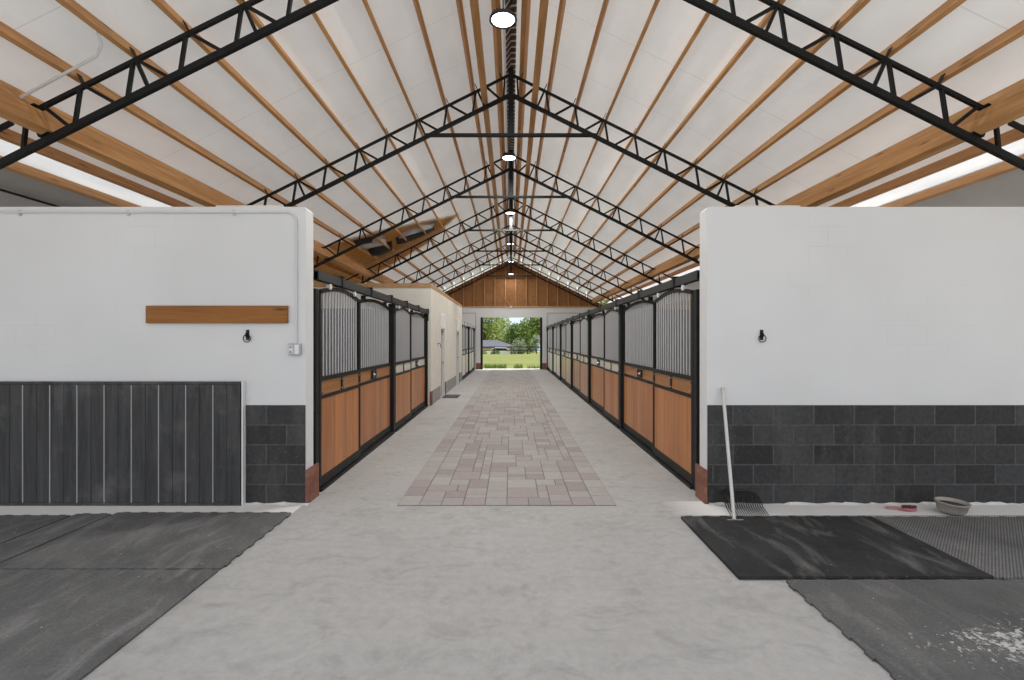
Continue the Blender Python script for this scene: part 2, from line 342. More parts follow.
for j in range(ny):
    for i in range(nx):
        if occ[j][i]: continue
        sz=[(2,2),(2,3),(3,2),(2,1),(2,2),(3,3)]; R.shuffle(sz); sz+=[(2,1),(1,2),(1,1)]
        for (w,h) in sz:
            if i+w<=nx and j+h<=ny and all(not occ[jj][ii] for jj in range(j,j+h) for ii in range(i,i+w)): break
        for jj in range(j,j+h):
            for ii in range(i,i+w): occ[jj][ii]=1
        paver(X0+.215+i*cw,X0+.215+(i+w)*cw,Y0+j*cw,Y0+(j+h)*cw)
struct(b.build('paver_floor',PV+[M['joint']]))

# ------------------------------------------------------------------ front walls
WY,WT=4.92,5.10
def front_wall(sg,name,xin):
    o=MB(); ch=.018
    o.prism([(sg*xin,0),(sg*7.9,0),(sg*7.9,3.045),(sg*(xin+ch),3.045),(sg*xin,3.045-ch*1.5)],'y',WY,WT)
    return struct(o.build(name,M['stucco']))
front_wall(-1,'wall_left_front',2.10); front_wall(1,'wall_right_front',2.005)
b=MB(); b.box(2.012,7.9,WY-.006,WY+.01,0.0,1.013); struct(b.build('wall_right_wainscot',M['bblock']))
b=MB(); b.box(-2.735-.177,-2.105-.177,WY-.006,WY+.01,0.0,1.013); struct(b.build('wall_left_wainscot',M['bblock'],None,(.177,0,0)))
b=MB(); b.box(-2.104,-2.075,WY-.008,5.19,0,.35); struct(b.build('trim_1',M['brick']))
b=MB(); b.box(1.985,2.008,WY-.008,5.17,0,.35); struct(b.build('trim_2',M['brick']))
def crumbs(x0,x1,name,label):
    o=MB(); x=x0; top=[]
    while x<x1: top.append((x,R.uniform(.004,.026))); x+=R.uniform(.03,.11)
    n=len(top); V=[(x,WY-.012,z) for x,z in top]+[(x,WY-.03-R.uniform(0,.03),.001) for x,z in top]+[(x,WY+.0,z) for x,z in top]
    o.add(V,[(i,i+1,n+i+1,n+i) for i in range(n-1)]+[(i,i+1,2*n+i+1,2*n+i) for i in range(n-1)]); tag(o.build(name,M['residue']),label,'residue',kind='stuff')
crumbs(2.02,7.5,'plaster_residue','white crumbly residue along foot of black block wall behind the fork')
crumbs(-2.73,-2.06,'plaster_residue','white crumbly residue below the short black block patch beside the boards')

# black board wainscot
w=empty('board_wainscot',(-4.868,WY-.036,0),'black painted vertical board cladding with pale battens on white block wall','wainscot')
o=MB(); e=-2.78; k=0
while e>-7.6:
    for (a0,a1) in ((e-.137,e-.001),(e-.273,e-.139)):
        o.bbox(a0+4.9,a1+4.9,-.012,.03,.012,1.232,.004)
    e-=.2757; k+=1
o.build('board',M['bboard'],w)
bx=-2.78-.2757
while bx>-7.5:
    o=MB(); o.box(bx+4.9-.0042,bx+4.9+.0042,-.018,.0,.03,1.222); o.build('batten',M['batten'],w); bx-=.2757
o=MB(); o.box(-2.7,2.135,-.02,.03,1.232,1.256); o.build('top_cap',M['bboard'],w)
o=MB(); o.box(-2.7,2.135,-.022,-.01,.0,.03); o.build('bottom_strip',M['bboard'],w)
o=MB(); o.box(2.137,2.151,-.02,.03,.0,1.262); tag(o.build('end_trim',M['white'],w),'white end trim')

# pine board, rings, outlet, conduit on the left wall
b=MB(); b.bbox(-.720,.720,-.02,.02,-.089,.089,.004); tag(b.build('mounting_board',M['lumber_x'],None,(-2.998,WY-.02,1.94)),'varnished pine board screwed across white wall above the black boards','board')
def tie_ring(x,label):
    t=empty('tie_ring',(x,WY,1.70),label,'tie ring','black tie rings on the white walls')
    o=MB(); o.bbox(-.017,.017,-.008,0,-.02,.085,.002); o.tube([(0,-.008,.06),(0,-.014,.06)],.008,8); o.tube([(0,-.008,-.005),(0,-.014,-.005)],.006,8); o.build('plate',M['ring'],t)
    o=MB(); o.tube([(0,-.008,.045),(0,-.03,.048),(0,-.036,.032),(0,-.03,.016),(0,-.008,.018)],.009,8); o.build('staple',M['ring'],t)
    o=MB(); o.torus((0,-.02,-.004),.037,.0045); o.build('ring',M['ring'],t); return t
tie_ring(-2.697,'black iron tie ring on white wall under the pine board')
tie_ring(2.567,'black iron tie ring on the plain white wall above the fork')
t=empty('outlet_box',(-2.205,WY,1.585),'grey surface box with outlet and switch on wall beside pine board','outlet')
o=MB(); o.bbox(-.062,.062,-.045,0,-.058,.058,.006); o.build('box',M['box'],t)
o=MB(); o.bbox(-.052,-.012,-.051,-.044,-.046,.046,.003); o.build('outlet_face',M['plastic'],t)
for dz in (-.024,.024):
    o=MB(); o.lathe([(0,.004),(.014,.004),(.016,0)],(0,0,0),16); f=o.build('socket',M['box'],t,(-.032,-.0515,dz)); f.rotation_euler=(math.pi/2,0,0)
o=MB(); o.bbox(.008,.05,-.051,-.044,-.046,.046,.003); o.bbox(.02,.038,-.056,-.05,-.022,.022,.002); o.build('switch',M['plastic'],t)
t=empty('wall_conduit',(-2.195,WY,1.688),'thin white conduit along the wall top bending down to outlet box','conduit')
pts=[(0,-.012,-.046),(0,-.012,1.20)]+[(-.1+.1*math.cos(a),-.012,1.20+.1*math.sin(a)) for a in [i*math.pi/12 for i in range(1,7)]]+[(-5.6,-.012,1.30)]
o=MB(); o.tube(pts,.0125,10); o.build('pipe',M['conduit_w'],t)
for x in (-.64,-1.72,-2.83):
    o=MB(); o.bar((x,-.014,1.262),(x,-.014,1.322),.025,.004,(0,1,0)); o.box(x-.012,x+.012,-.006,0,1.262,1.288); o.build('strap',M['conduit'],t)
b=MB(); b.bbox(-.345,.345,-.06,.06,0,.03,.004); tag(b.build('board_offcut',M['offcut'],None,(-2.715,5.03,3.045)),'pale board offcut lying on wall top above the pine board','board','offcuts on the wall tops')
b=MB(); b.bbox(-.335,.335,-.06,.06,0,.03,.004); tag(b.build('board_offcut',M['offcut'],None,(2.665,5.03,3.045)),'pale board offcut lying on wall top above the fork side tie ring','board','offcuts on the wall tops')

# ------------------------------------------------------------------ rubber mats
def mat_mesh(x0,x1,y0,y1,th,teeth=()):
    # interlocking mat outline, sides listed in TEETH carry dovetail tabs
    P=[]
    def edge(a,bb,on):
        a=Vector(a); bb=Vector(bb); L=(bb-a).length; d=(bb-a)/L; n=Vector((d.y,-d.x)); P.append(a)
        if on:
            k=max(2,int(L/.16)); s=L/k
            for i in range(k):
                c=a+d*(s*(i+.5)); P.extend([c-d*.025,c-d*.034+n*.014,c+d*.034+n*.014,c+d*.025])
    edge((x0,y0),(x1,y0),'s' in teeth); edge((x1,y0),(x1,y1),'e' in teeth); edge((x1,y1),(x0,y1),'n' in teeth); edge((x0,y1),(x0,y0),'w' in teeth)
    o=MB(); o.prism([(p.x,p.y) for p in P],'z',.0015,th); return o
def rmat(nm,m,x0,x1,y0,y1,th,teeth,label):
    return tag(mat_mesh(x0,x1,y0,y1,th,teeth).build(nm,m),label,'rubber mat','rubber floor mats')
G=.002
rmat('rubber_mat',M['mat1'],-3.80,-2.12,3.50,4.635,.016,('n','e'),'grey interlocking rubber mat below the short black block patch')
rmat('rubber_mat',M['mat1'],-3.80,-2.12,2.28,3.478,.016,('n',),'grey rubber mat at the concrete edge, below the mat by the black block patch')
rmat('rubber_mat',M['mat1'],-4.16,-3.83,3.50,4.60,.016,('n',),'narrow grey rubber mat strip between two dusty seams below black boards')
rmat('rubber_mat',M['mat1'],-5.9,-4.185,3.50,4.56,.016,('n',),'grey rubber mat beyond the narrow strip below black boards')
rmat('rubber_mat',M['mat1'],-5.9,-3.83,2.28,3.478,.016,('n',),'grey rubber mat below the narrow strip, cut by the picture edge')
rmat('rubber_mat',M['mat1'],-3.80,-2.12,1.0,2.255,.016,('n',),'grey rubber mat cut by the bottom edge of the picture')
mt=rmat('rubber_mat',M['mat2'],1.595,3.38,3.36,4.505,.026,('n',),'black rubber mat under the manure fork handle')
rmat('rubber_mat',M['mat3'],3.385,5.2,3.36,4.50,.022,('n','s'),'ribbed grey rubber mat in front of the feed pan')
rmat('rubber_mat',M['mat4'],1.905,3.72,2.10,3.325,.016,('w','n'),'grey rubber mat with spilled white specks')
rmat('rubber_mat',M['mat4'],3.75,5.5,2.10,3.325,.016,('n',),'grey rubber mat beyond the spilled specks, at the picture edge')

# ------------------------------------------------------------------ loose things by the right wall
t=empty('manure_fork',(2.05,4.41,0),'black tined manure fork with pale handle leaning on the black block wall','fork')
foot=Vector((0,0,.034)); topv=Vector((.105,.475,1.187)); 
o=MB(); o.tube([foot,foot.lerp(topv,.5),topv],.0165,12); o.build('handle',M['alu'],t)
o=MB(); o.tube([foot.lerp(topv,.985),topv+ (topv-foot).normalized()*.004],.0185,12); o.build('end_cap',M['conduit'],t)
tb=Vector((.065,.455,.185)); 
o=MB(); o.tube([(.09,.445,.10),(.115,.468,.135),(.16,.472,.15),(.36,.472,.145),(.425,.466,.13),(.46,.44,.09)],.014,8); o.tube([foot.lerp(topv,.11),(.09,.42,.145),(.14,.465,.15)],.014,8); o.tube([(.09,.39,.062),(.27,.405,.068),(.455,.39,.055)],.006,8); o.build('head_frame',M['blackpl'],t)
for i in range(17):
    f=i/16; xa=.095+.36*f; o=MB()
    o.tube([(xa,.455,.13 if 0<i<16 else .10),(xa-.002,.40,.07),(xa-.018,.33,.028),(xa-.05,.165,.012)],[.0056,.0052,.005,.004],6); o.build('tine',M['blackpl'],t)
o=MB(); o.bbox(-.06,.085,-.006,.006,.0265,.032,.002); o.build('foot_shadow',M['box'],t)  # thin grey bar modelled for the shadow at the handle foot
t=empty('feed_pan',(4.26,4.645,0),'low round grey rubber feed pan with dark feed beside wall','feed pan')
o=MB(); o.lathe([(0,.008),(.125,.008),(.15,.03),(.172,.115),(.185,.118),(.187,.130),(.168,.130),(.158,.115),(.135,.03),(0,.02)],(0,0,0),36,1,.82); q=o.build('tub',M['tub'],t)
q.rotation_euler=(math.radians(4),math.radians(3),0); q.location=(0,0,.010); q.scale=(.79,.79,.85)
o=MB(); o.lathe([(0,.108),(.06,.103),(.11,.098),(.160,.094),(.145,.05)],(0,0,0),36,1,.82); o.build('feed',M['feed'],q)
t=empty('grooming_brush',(3.85,4.73,0),'red handled brush lying on concrete by wall foot','brush')
o=MB(); o.tube([(-.135,.035,.022),(-.06,.02,.024),(-.01,.005,.022)],[.009,.010,.013],10); o.lathe([(0,.036),(.05,.033),(.062,.022),(.055,.014),(0,.014)],(.055,-.02,0),24,1.25,.55); o.build('handle',M['red'],t)
o=MB(); 
for i in range(-4,5):
    for j in range(-2,3):
        if (i/4.6)**2+(j/2.6)**2<1: o.tube([(.055+i*.015,-.02+j*.011,.034),(.055+i*.0165,-.02+j*.012,.055)],.0045,5)
o.build('bristles',M['bristle'],t)

# ------------------------------------------------------------------ roof
HC=4.97+CZ; RY0,RY1=1.0,27.62
def roofz(x,h=HC): return h-.5*abs(x)
def slab(o,poly,sg,th=.05,h=HC):
    V=[(sg*x,y,roofz(x,h)) for x,y in poly]; n=len(poly)
    if th==0: o.add(V,[tuple(range(n))]); return
    W=[(x,y,z+th) for x,y,z in V]
    o.add(V+W,[tuple(range(n)),tuple(range(n,2*n))[::-1]]+[(i,n+i,n+(i+1)%n,(i+1)%n) for i in range(n)])
b=MB(); slab(b,[(.075,RY0),(5.45,RY0),(5.45,RY1),(.075,RY1)],1,0); struct(b.build('ceiling_right',M['ceil']))
b=MB(); slab(b,[(.075,RY0),(5.45,RY0),(5.45,12.2),(.075,12.2)],-1,0); slab(b,[(.075,17.8),(5.45,17.8),(5.45,RY1),(.075,RY1)],-1,0)
slab(b,[(.075,12.2),(5.45,12.2),(5.45,12.75),(4.95,12.85),(4.4,13.25),(3.9,13.62),(3.3,14.2),(2.78,14.68),(2.3,15.25),(1.8,15.78),(2.1,16.0),(2.5,16.5),(3.0,17.2),(3.8,17.5),(4.7,17.7),(5.45,17.75),(5.45,17.8),(.075,17.8)],-1,0)
struct(b.build('ceiling_left',M['ceil']))
b=MB(); slab(b,[(5.30,12.65),(4.9,12.72),(4.35,13.1),(3.8,13.5),(3.2,14.1),(2.7,14.58),(2.2,15.15),(1.66,15.72),(2.0,16.12),(2.4,16.6),(2.95,17.32),(3.8,17.62),(4.7,17.82),(5.30,17.86)],-1,.03,HC+.03); struct(b.build('roof_deck',M['deck']))
for sg,nm in ((1,'right'),(-1,'left')):
    b=MB(); slab(b,[(5.77,RY0),(7.95,RY0),(7.95,RY1),(5.77,RY1)],sg)
    struct(b.build('ceiling_lean_to_'+nm,M['outgrey']))
    b=MB(); slab(b,[(5.45,RY0),(5.77,RY0),(5.77,RY1 if sg>0 else 8.6),(5.45,RY1 if sg>0 else 8.6)],sg,.004)
    if sg<0: slab(b,[(5.45,18.0),(5.77,18.0),(5.77,RY1),(5.45,RY1)],sg,.004)
    struct(b.build('ceiling_light_strip_'+nm,M['skyp']))
b=MB(); slab(b,[(5.22,8.6),(7.9,8.6),(7.9,18.0),(5.22,18.0)],-1,.03,HC-.05); struct(b.build('roof_lean_to_deck',M['deck']))
b=MB(); b.prism([(-.085,HC-.06),(0,HC+.0),(.085,HC-.06),(.085,HC+.02),(0,HC+.08),(-.085,HC+.02)],'y',RY0,RY1); struct(b.build('ceiling_ridge_vent',M['vent']))

# purlins
def purlin(sg,x,w,h,off,y0,y1,name,label,group,mt=M['purlin'],tag_cat='purlin'):
    n=Vector((sg*1,0,2))/S5; c=Vector((sg*x,0,4.70+CZ-.5*x))+n*(off+h/2)
    o=MB(); o.bar((0,y0-14,0),(0,y1-14,0),w,h,n); q=o.build(name,mt,None,(c.x,14,c.z)); return tag(q,label,tag_cat,group)
PX=[.62,1.13,1.66,2.19,2.71,3.27,3.80,4.33]
for sg,slope in ((-1,'slope with the torn insulation'),(1,'unbroken slope')):
    gp='roof purlins on the '+slope
    purlin(sg,.14,.08,.14,.10,RY0,27.2,'roof_purlin','thick timber purlin beside ridge vent on the '+slope,gp)
    for i,x in enumerate(PX):
        purlin(sg,x,.045,.14,.10,RY0,27.6,'roof_purlin','timber purlin, %s below the ridge pair, %s'%(ORD[i],slope),gp)
    purlin(sg,5.30,.045,.15,.075,RY0,27.6,'roof_purlin','timber purlin above bright strip, below the doubled beam, '+slope,gp)
    purlin(sg,5.66,.045,.14,.075,RY0,27.6,'roof_purlin','lowest timber purlin under the bright strip, '+slope,gp)
    o=MB(); o.box(-.05,.05,-13.3,13.2,-.045,.045)
    tag(o.build('ridge_brace',M['purlin'],None,(-.46 if sg<0 else .415,14.2,CZ+4.225)),'timber brace lying on bottom chords close to ridge, '+slope,'brace','braces along the ridge')
    t=empty('eave_beam',(sg*4.66,14.5,0),'doubled heavy timber beam resting on the trusses, low on the '+slope,'beam','heavy eave beams')
    n=Vector((sg*1,0,2))/S5; tg=Vector((sg*2,0,-1))/S5
    base=Vector((-sg*.06,0,CZ+4.34-.5*4.60))+n*.04
    for (du,h,dn) in ((.047,.45,0),(-.004,.23,0)):
        c=base+tg*du+n*(h/2+dn); o=MB(); o.bar((c.x,-13.4,c.z),(c.x,13.4,c.z),.05,h,n); o.build('plank',M['purlin'],t)

# trusses
def truss(full=True):
    t=empty('roof_truss',(0,0,0),'x','roof truss','black steel roof trusses')
    for sg in (-1,1):
        zt=lambda x: CZ+4.70-.5*x
        zb=lambda x: CZ+4.34-.5*x
        o=MB(); o.bar((sg*.0,0,zt(0)),(sg*4.76,0,zt(4.76)),.036,.04,(sg,0,2))
        for x in PX+[.2]:
            n=Vector((sg,0,2))/S5; tg=Vector((sg*2,0,-1))/S5; c=Vector((sg*x,0,zt(x)))-tg*.045; o.bar(c,c+n*.13,.05,.008,tg)
        o.bar((sg*4.74,0,zt(4.74)+.02),(sg*4.85,0,zt(4.85)+.035),.12,.016,(sg,0,2))
        o.build('top_chord',M['steel'],t)
        o=MB(); o.bar((sg*5.02,0,zt(5.02)),(sg*5.6,0,zt(5.6)),.036,.04,(sg,0,2)); o.build('top_chord_end',M['steel'],t)
        o=MB(); o.bar((0,0,zb(0)),(sg*5.62,0,zb(5.62)),.05,.064,(sg,0,2)); o.bar((sg*4.62,0,zb(4.62)+.06),(sg*4.72,0,zb(4.72)+.06),.10,.035,(sg,0,2)); o.build('bottom_chord',M['steel'],t)
        segs=[((.11,zt(.11)),(.13,zb(.13))),((.44,zt(.44)),(.18,zb(.18)))]
        for i,x in enumerate(PX):
            segs.append(((x,zt(x)),(x+.06,zb(x+.06))))
            if i>0: segs.append(((x-.04,zt(x-.04)),(x-.38,zb(x-.38))))
            if i%2==0: segs.append(((x-.03,zt(x-.03)),(x-.16,zb(x-.16))))
        segs+=[((4.70,zt(4.70)),(4.42,zb(4.42))),((4.87,zt(4.87)),(4.91,zb(4.91))),((5.5,zt(5.5)),(5.15,zb(5.15)))]
        for (a,bb) in segs:
            o=MB(); o.bar((sg*a[0],0,a[1]),(sg*bb[0],0,bb[1]),.032,.032,(0,1,0)); o.build('web_bar',M['steel'],t)
    o=MB(); o.box(-.048,.048,-.04,.04,CZ+3.60,CZ+4.80); o.build('king_post',M['steel'],t)
    o=MB(); o.box(-1.5,1.5,-.035,.035,CZ+3.597,CZ+3.645); o.build('collar_tie',M['steel'],t)
    return t
T=truss(); index_kids()
TY=[4.83,8.49,12.15,15.85,19.55,23.15,27.2]
TL=['steel roof truss over the white front walls, cropped by the picture top','steel roof truss, first with its whole peak and collar in view','steel roof truss just before the torn insulation','steel roof truss crossing the torn insulation','steel roof truss one bay past the torn insulation','steel roof truss, last but one before brown gable','steel roof truss standing close against the brown gable']
for i,yy in enumerate(TY):
    q=T if i==0 else copy_tree(T)
    q.location=(0,yy,0); q['label']=TL[i]
for sg in (-1,1):
    o=MB(); o.bar((sg*5.6,0,CZ+4.70-2.8),(sg*7.7,0,CZ+4.70-3.85),.036,.04,(sg,0,2)); o.build('top_chord_end',M['steel'],T)
    o=MB(); o.bar((sg*5.62,0,CZ+4.34-2.81),(sg*7.7,0,CZ+4.34-3.85),.05,.064,(sg,0,2)); o.build('bottom_chord_end',M['steel'],T)
    for xx in (5.95,6.5,7.05,7.6):
        o=MB(); o.bar((sg*xx,0,CZ+4.70-.5*xx),(sg*(xx+.05),0,CZ+4.34-.5*(xx+.05)),.032,.032,(0,1,0)); o.build('web_bar',M['steel'],T)

# torn insulation
def flap(pts_in,pts_out,m,label):
    n=len(pts_in); o=MB(); rows=[]
    for k in range(6):
        f=k/5; rows.append([(a[0]+(c[0]-a[0])*f,a[1]+(c[1]-a[1])*f,a[2]+(c[2]-a[2])*f-.10*math.sin(math.pi*f)+R.uniform(-.012,.012)) for a,c in zip(pts_in,pts_out)])
    V=[p for r in rows for p in r]; F=[(k*n+i,k*n+i+1,(k+1)*n+i+1,(k+1)*n+i) for k in range(5) for i in range(n-1)]
    o.add(V,F,True); q=o.build('insulation_flap',m); s=q.modifiers.new('thickness','SOLIDIFY'); s.thickness=.012
    return tag(q,label,'insulation','torn insulation flaps')
def rp(x,y,d): return (-x,y,roofz(x)+.05-d*.55)
flap([rp(2.5,15.5,.0),rp(2.9,15.35,.0),rp(3.4,15.1,.02),rp(3.6,15.0,.0)],[rp(2.45,15.65,.28),rp(2.9,15.6,.34),rp(3.4,15.4,.36),rp(3.62,15.25,.28)],M['darkfoil'],'black torn foil hanging highest under bare roof boards')
flap([rp(2.4,15.3,.02),rp(2.9,14.95,.02),rp(3.3,14.7,.02)],[rp(2.6,15.3,.22),rp(3.0,15.05,.26),rp(3.5,14.8,.2)],M['greyfoil'],'pale grey torn foil beside the highest black flap')
flap([rp(3.75,14.3,.0),rp(3.95,14.0,.0),rp(4.2,13.8,.0),rp(4.4,13.7,.0)],[rp(3.8,14.7,.34),rp(4.0,14.45,.36),rp(4.25,14.2,.34),rp(4.42,14.1,.2)],M['greyfoil'],'pale grey torn foil hanging low near the doubled beam')
flap([rp(3.75,15.1,.0),rp(3.95,15.0,.0),rp(4.15,14.9,.0),rp(4.4,14.8,.0)],[rp(3.8,15.45,.36),rp(4.0,15.4,.42),rp(4.2,15.3,.40),rp(4.42,15.1,.25)],M['darkfoil'],'black torn foil hanging low near the doubled beam')
flap([rp(4.0,13.85,.0),rp(4.2,13.65,.0),rp(4.42,13.45,.0)],[rp(4.05,14.02,.2),rp(4.25,13.82,.22),rp(4.44,13.65,.2)],M['darkfoil'],'short black torn foil strip at the near corner of the hole')
o=MB(); n=Vector((-1,0,2))/S5
o.bar((-2.2,15.76,CZ+4.76-1.1),(-4.7,15.76,CZ+4.76-2.35),.04,.09,n); tag(o.build('nailer_board',M['plate']),'pale timber nailed along the truss under the torn insulation','board')
o=MB(); o.tube([(-3.90,1.05,CZ+2.955),(-3.90,4.40,CZ+2.955),(-3.88,4.50,CZ+2.91),(-3.89,4.56,CZ+2.80),(-3.96,4.585,CZ+2.71),(-4.72,4.62,CZ+2.335)],.013,10); tag(o.build('ceiling_conduit',M['conduit_w']),'thin white conduit bent under the ceiling toward the doubled beam','conduit')
o=MB(); o.tube([(-6.22,1.2,roofz(6.22)-.03),(-6.22,8.4,roofz(6.22)-.03)],.016,8); tag(o.build('lean_to_pipe',M['frame']),'thin dark pipe under the grey lean to roof over board wall','pipe')

# lamps
def lamp(x,y,z,label,pw=1.0):
    t=empty('high_bay_lamp',(x,y,z),label,'lamp','round high bay lamps along the ridge')
    o=MB(); o.lathe([(0,.10),(.05,.10),(.07,.085),(.075,.05),(.150,.035),(.172,.02),(.178,-.008),(.152,-.012),(.150,.0),(0,.002)],(0,0,0),36)
    for k in range(20):
        a=2*math.pi*k/20; o.bar((.05*math.cos(a),.05*math.sin(a),.07),(.14*math.cos(a),.14*math.sin(a),.05),.006,.045)
    o.build('housing',M['lamp_body'],t)
    o=MB(); o.lathe([(0,-.006),(.08,-.006),(.143,-.003),(.145,.0)],(0,0,0),36); o.add([(0,0,-.0061)],[]) ; o.build('lens',M['lens'],t)
    zz=HC-.06-z; o=MB(); o.tube([(0,0,.10),(0,0,zz)],.007,8); o.torus((0,0,.12),.02,.005); o.build('hanger',M['lamp_body'],t)
    L=bpy.data.lights.new('lamp_light','AREA'); L.shape='DISK'; L.size=.29; L.energy=LAMP*pw; L.color=(1,.985,.96); q=bpy.data.objects.new('lamp_light',L); COL.objects.link(q); q.parent=t; q.location=(0,0,-.02)
    return t
LAMP=85
lamp(-.10,6.1,5.75,'round lit high bay lamp, largest, hanging before the first full truss')
lamp(-.045,10.8,5.78,'round lit high bay lamp, second along the ridge, before torn insulation')
lamp(-.02,15.5,5.78,'round lit high bay lamp, third along the ridge')
lamp(-.02,20.4,5.77,'round lit high bay lamp, fourth along the ridge')
lamp(0,25.0,5.77,'round lit high bay lamp, fifth along the ridge, against brown gable',.5)
lamp(0,26.85,5.38,'round lit high bay lamp hanging lowest before the brown gable',.12)

# ------------------------------------------------------------------ side walls and stall partitions
b=MB(); b.box(5.55,5.65,WT,27.5,0,2.3); struct(b.build('wall_right_stall_back',M['stallgrey']))
b=MB(); b.box(5.56,5.64,WT,27.5,2.3,2.95); struct(b.build('wall_right_upper',M['plywood']))
b=MB(); b.box(-5.65,-5.55,WT,12.3,0,2.3); struct(b.build('wall_left_stall_back',M['stallgrey']))
b=MB(); b.box(-5.64,-5.56,WT,12.3,2.3,2.62); struct(b.build('wall_left_upper',M['osb']))

# ------------------------------------------------------------------ stalls
def panel(par,sg,y0,y1,xo,name,door,cream,bars=True,pk='plank'):  # cream: inserts coloured as if reflecting pale light
    """one framed leaf: frame + planks + inserts + bars"""
    fr=MB(); xs=lambda d: sg*d
    def bx(o,a,b_,c,d,e,f): o.box(min(xs(a),xs(b_)),max(xs(a),xs(b_)),c,d,e,f)
    x0,x1=xo,xo+.04; sw=.05; zb=.05
    arch=lambda y: 2.215+.085*math.sin(math.pi*min(1,max(0,(y-y0)/(y1-y0))))
    bx(fr,x0,x1,y0,y0+sw,zb,2.235); bx(fr,x0,x1,y1-sw,y1,zb,2.235)
    bx(fr,x0,x1,y0+sw,y1-sw,zb,zb+.10); bx(fr,x0,x1,y0+sw,y1-sw,1.02,1.06); bx(fr,x0,x1,y0+sw,y1-sw,1.22,1.27)
    N=16
    for i in range(N):
        a=y0+(y1-y0)*i/N; c=y0+(y1-y0)*(i+1)/N
        fr.bar((xs(xo+.02),a,arch(a)),(xs(xo+.02),c+.003,arch(c)),.04,.045,(0,0,1))
    bx(fr,x0,x1,(y0+y1)/2-.02,(y0+y1)/2+.02,1.06,1.22)
    f=fr.build(name,M['frame'],par)
    o=MB(); n=max(1,round((y1-y0-2*sw)/.138)); w=(y1-y0-2*sw)/n
    for i in range(n): 
        ya=y0+sw+i*w; o.bbox(min(xs(xo+.008),xs(xo+.032)),max(xs(xo+.008),xs(xo+.032)),ya+.0008,ya+w-.0008,zb+.10,1.02,.002)
    o.build('plank_panel',M[pk],f)
    ym=(y0+y1)/2
    for (a,c) in ((y0+sw,ym-.02),(ym+.02,y1-sw)):
        o=MB(); o.bbox(min(xs(xo+.012),xs(xo+.03)),max(xs(xo+.012),xs(xo+.03)),a,c,1.06,1.22,.002); o.build('insert',M['insert_reflect'] if cream else M['insert_wood'],f)  # later stalls: wood inserts with pale reflection put into their colour
    k=int((y1-y0-2*sw)/.09); st=(y1-y0-2*sw)/k
    if bars:
        for i in range(1,k):
            y=y0+sw+i*st; o=MB(); o.tube([(xs(xo+.02),y,1.26),(xs(xo+.02),y,arch(y)-.015)],.0115,8,False); o.build('grille_bar',M['bar'],f)
    else:
        o=MB()
        for i in range(1,k):
            y=y0+sw+i*st; o.tube([(xs(xo+.02),y,1.26),(xs(xo+.02),y,arch(y)-.015)],.0115,6,False)
        o.build('grille',M['bar'],f)
    o=MB()
    for y in (y0+sw+.02,ym-.03,ym+.03,y1-sw-.02):
        for z in (1.085,1.195): o.tube([(xs(xo+.0),y,z),(xs(xo-.008),y,z)],.012,8)
    o.build('bolt_set',M['bolt'],f)
    if door:
        for y in (y0+.28,y1-.28):
            o=MB(); zt=arch(y); o.bar((xs(xo+.01),y,zt),(xs(xo+.01),y,2.337),.035,.008,(1,0,0)); o.build('hanger_strap',M['frame'],f)
            o=MB(); o.tube([(xs(xo-.02),y,2.30),(xs(xo+.025),y,2.30)],.034,16); o.build('trolley_wheel',M['plastic'],f)
    else:
        o=MB(); yq=y0+(y1-y0)*.40; bx(o,xo-.018,xo+.012,yq-.062,yq+.062,1.075,1.205); o.build('latch_box',M['blackpl'],f)
        o=MB(); o.tube([(xs(xo-.017),yq,1.14),(xs(xo-.04),yq,1.14)],[.022,.016],12); o.build('latch_knob',M['bolt'],f)
        for y in (y0+.35,y1-.35):
            o=MB(); bx(o,xo+.0,xo+.05,y-.04,y+.04,arch(y)-.01,2.337); o.build('track_mount',M['frame'],f)
    return f
def stall(sg,x,y,mid,w,cream,label,group,bars,pk='plank'):
    t=empty('horse_stall',(x,y,0),label,'horse stall',group)
    panel(t,sg,.06,mid,-.02,'sliding_door',True,cream,bars,pk)
    panel(t,sg,mid+.005,w-.06,.025,'fixed_panel',False,cream,bars,pk)
    o=MB(); a,c=sorted((sg*-.045,sg*.075)); o.box(a,c,.06,w-.06,0,.03); o.build('floor_guide',M['frame'],t)
    return t
def post(sg,x,y,label,group):
    top=2.24 if y<5.5 else 2.335
    o=MB(); o.bbox(-.05,.05,-.05,.05,0,top,.004)
    if y>5.5: o.box(min(sg*-.07,0),max(sg*-.07,0),-.03,.03,2.16,2.335)
    return tag(o.build('stall_post',M['frame'],None,(x,y,0)),label,'post',group)
RX=2.065; LX=-2.135; RW=3.68; LW=3.46
gr='stall fronts on the fork side of the aisle'; 
lab=['stall front with wooden inserts beside the white wall, fork side','stall front one post past the wooden insert stall, fork side','stall front third along the fork side of the aisle','stall front with painted reflection on boards, fourth along the fork side of the aisle','stall front with pale reflection painted on boards, last but one before the field, fork side','stall front with pale reflection painted on boards, against the far doorway wall, fork side']
protos={}
index_kids()
for k in range(6):
    y=5.34+RW*k
    stall(1,RX,y,1.58,RW,k>0,lab[k],gr,k<2,('plank','plank','plank_reflect_low','plank_reflect_mid','plank_reflect_high','plank_reflect_high')[k])  # boards paler down the aisle, grazing reflection painted into their colour
pl=['black stall post beside the white front wall, fork side','black stall post between first and second stalls, fork side','black stall post between second and third stalls, fork side','black stall post between third and fourth stalls, fork side','black stall post between fourth and fifth stalls, fork side','black stall post between fifth and last stalls, fork side','black stall post at far doorway end of fork side row']
for k in range(7): post(1,RX+.03,5.34+RW*k,pl[k],'stall posts on the fork side')
gl='stall fronts on the board wall side of the aisle'
stall(-1,LX,5.25,1.5,LW,False,'stall front with wooden inserts just past the black board wall',gl,True)
stall(-1,LX,5.25+LW,1.5,LW,True,'stall front between the wooden insert stall and cream room wall',gl,True)
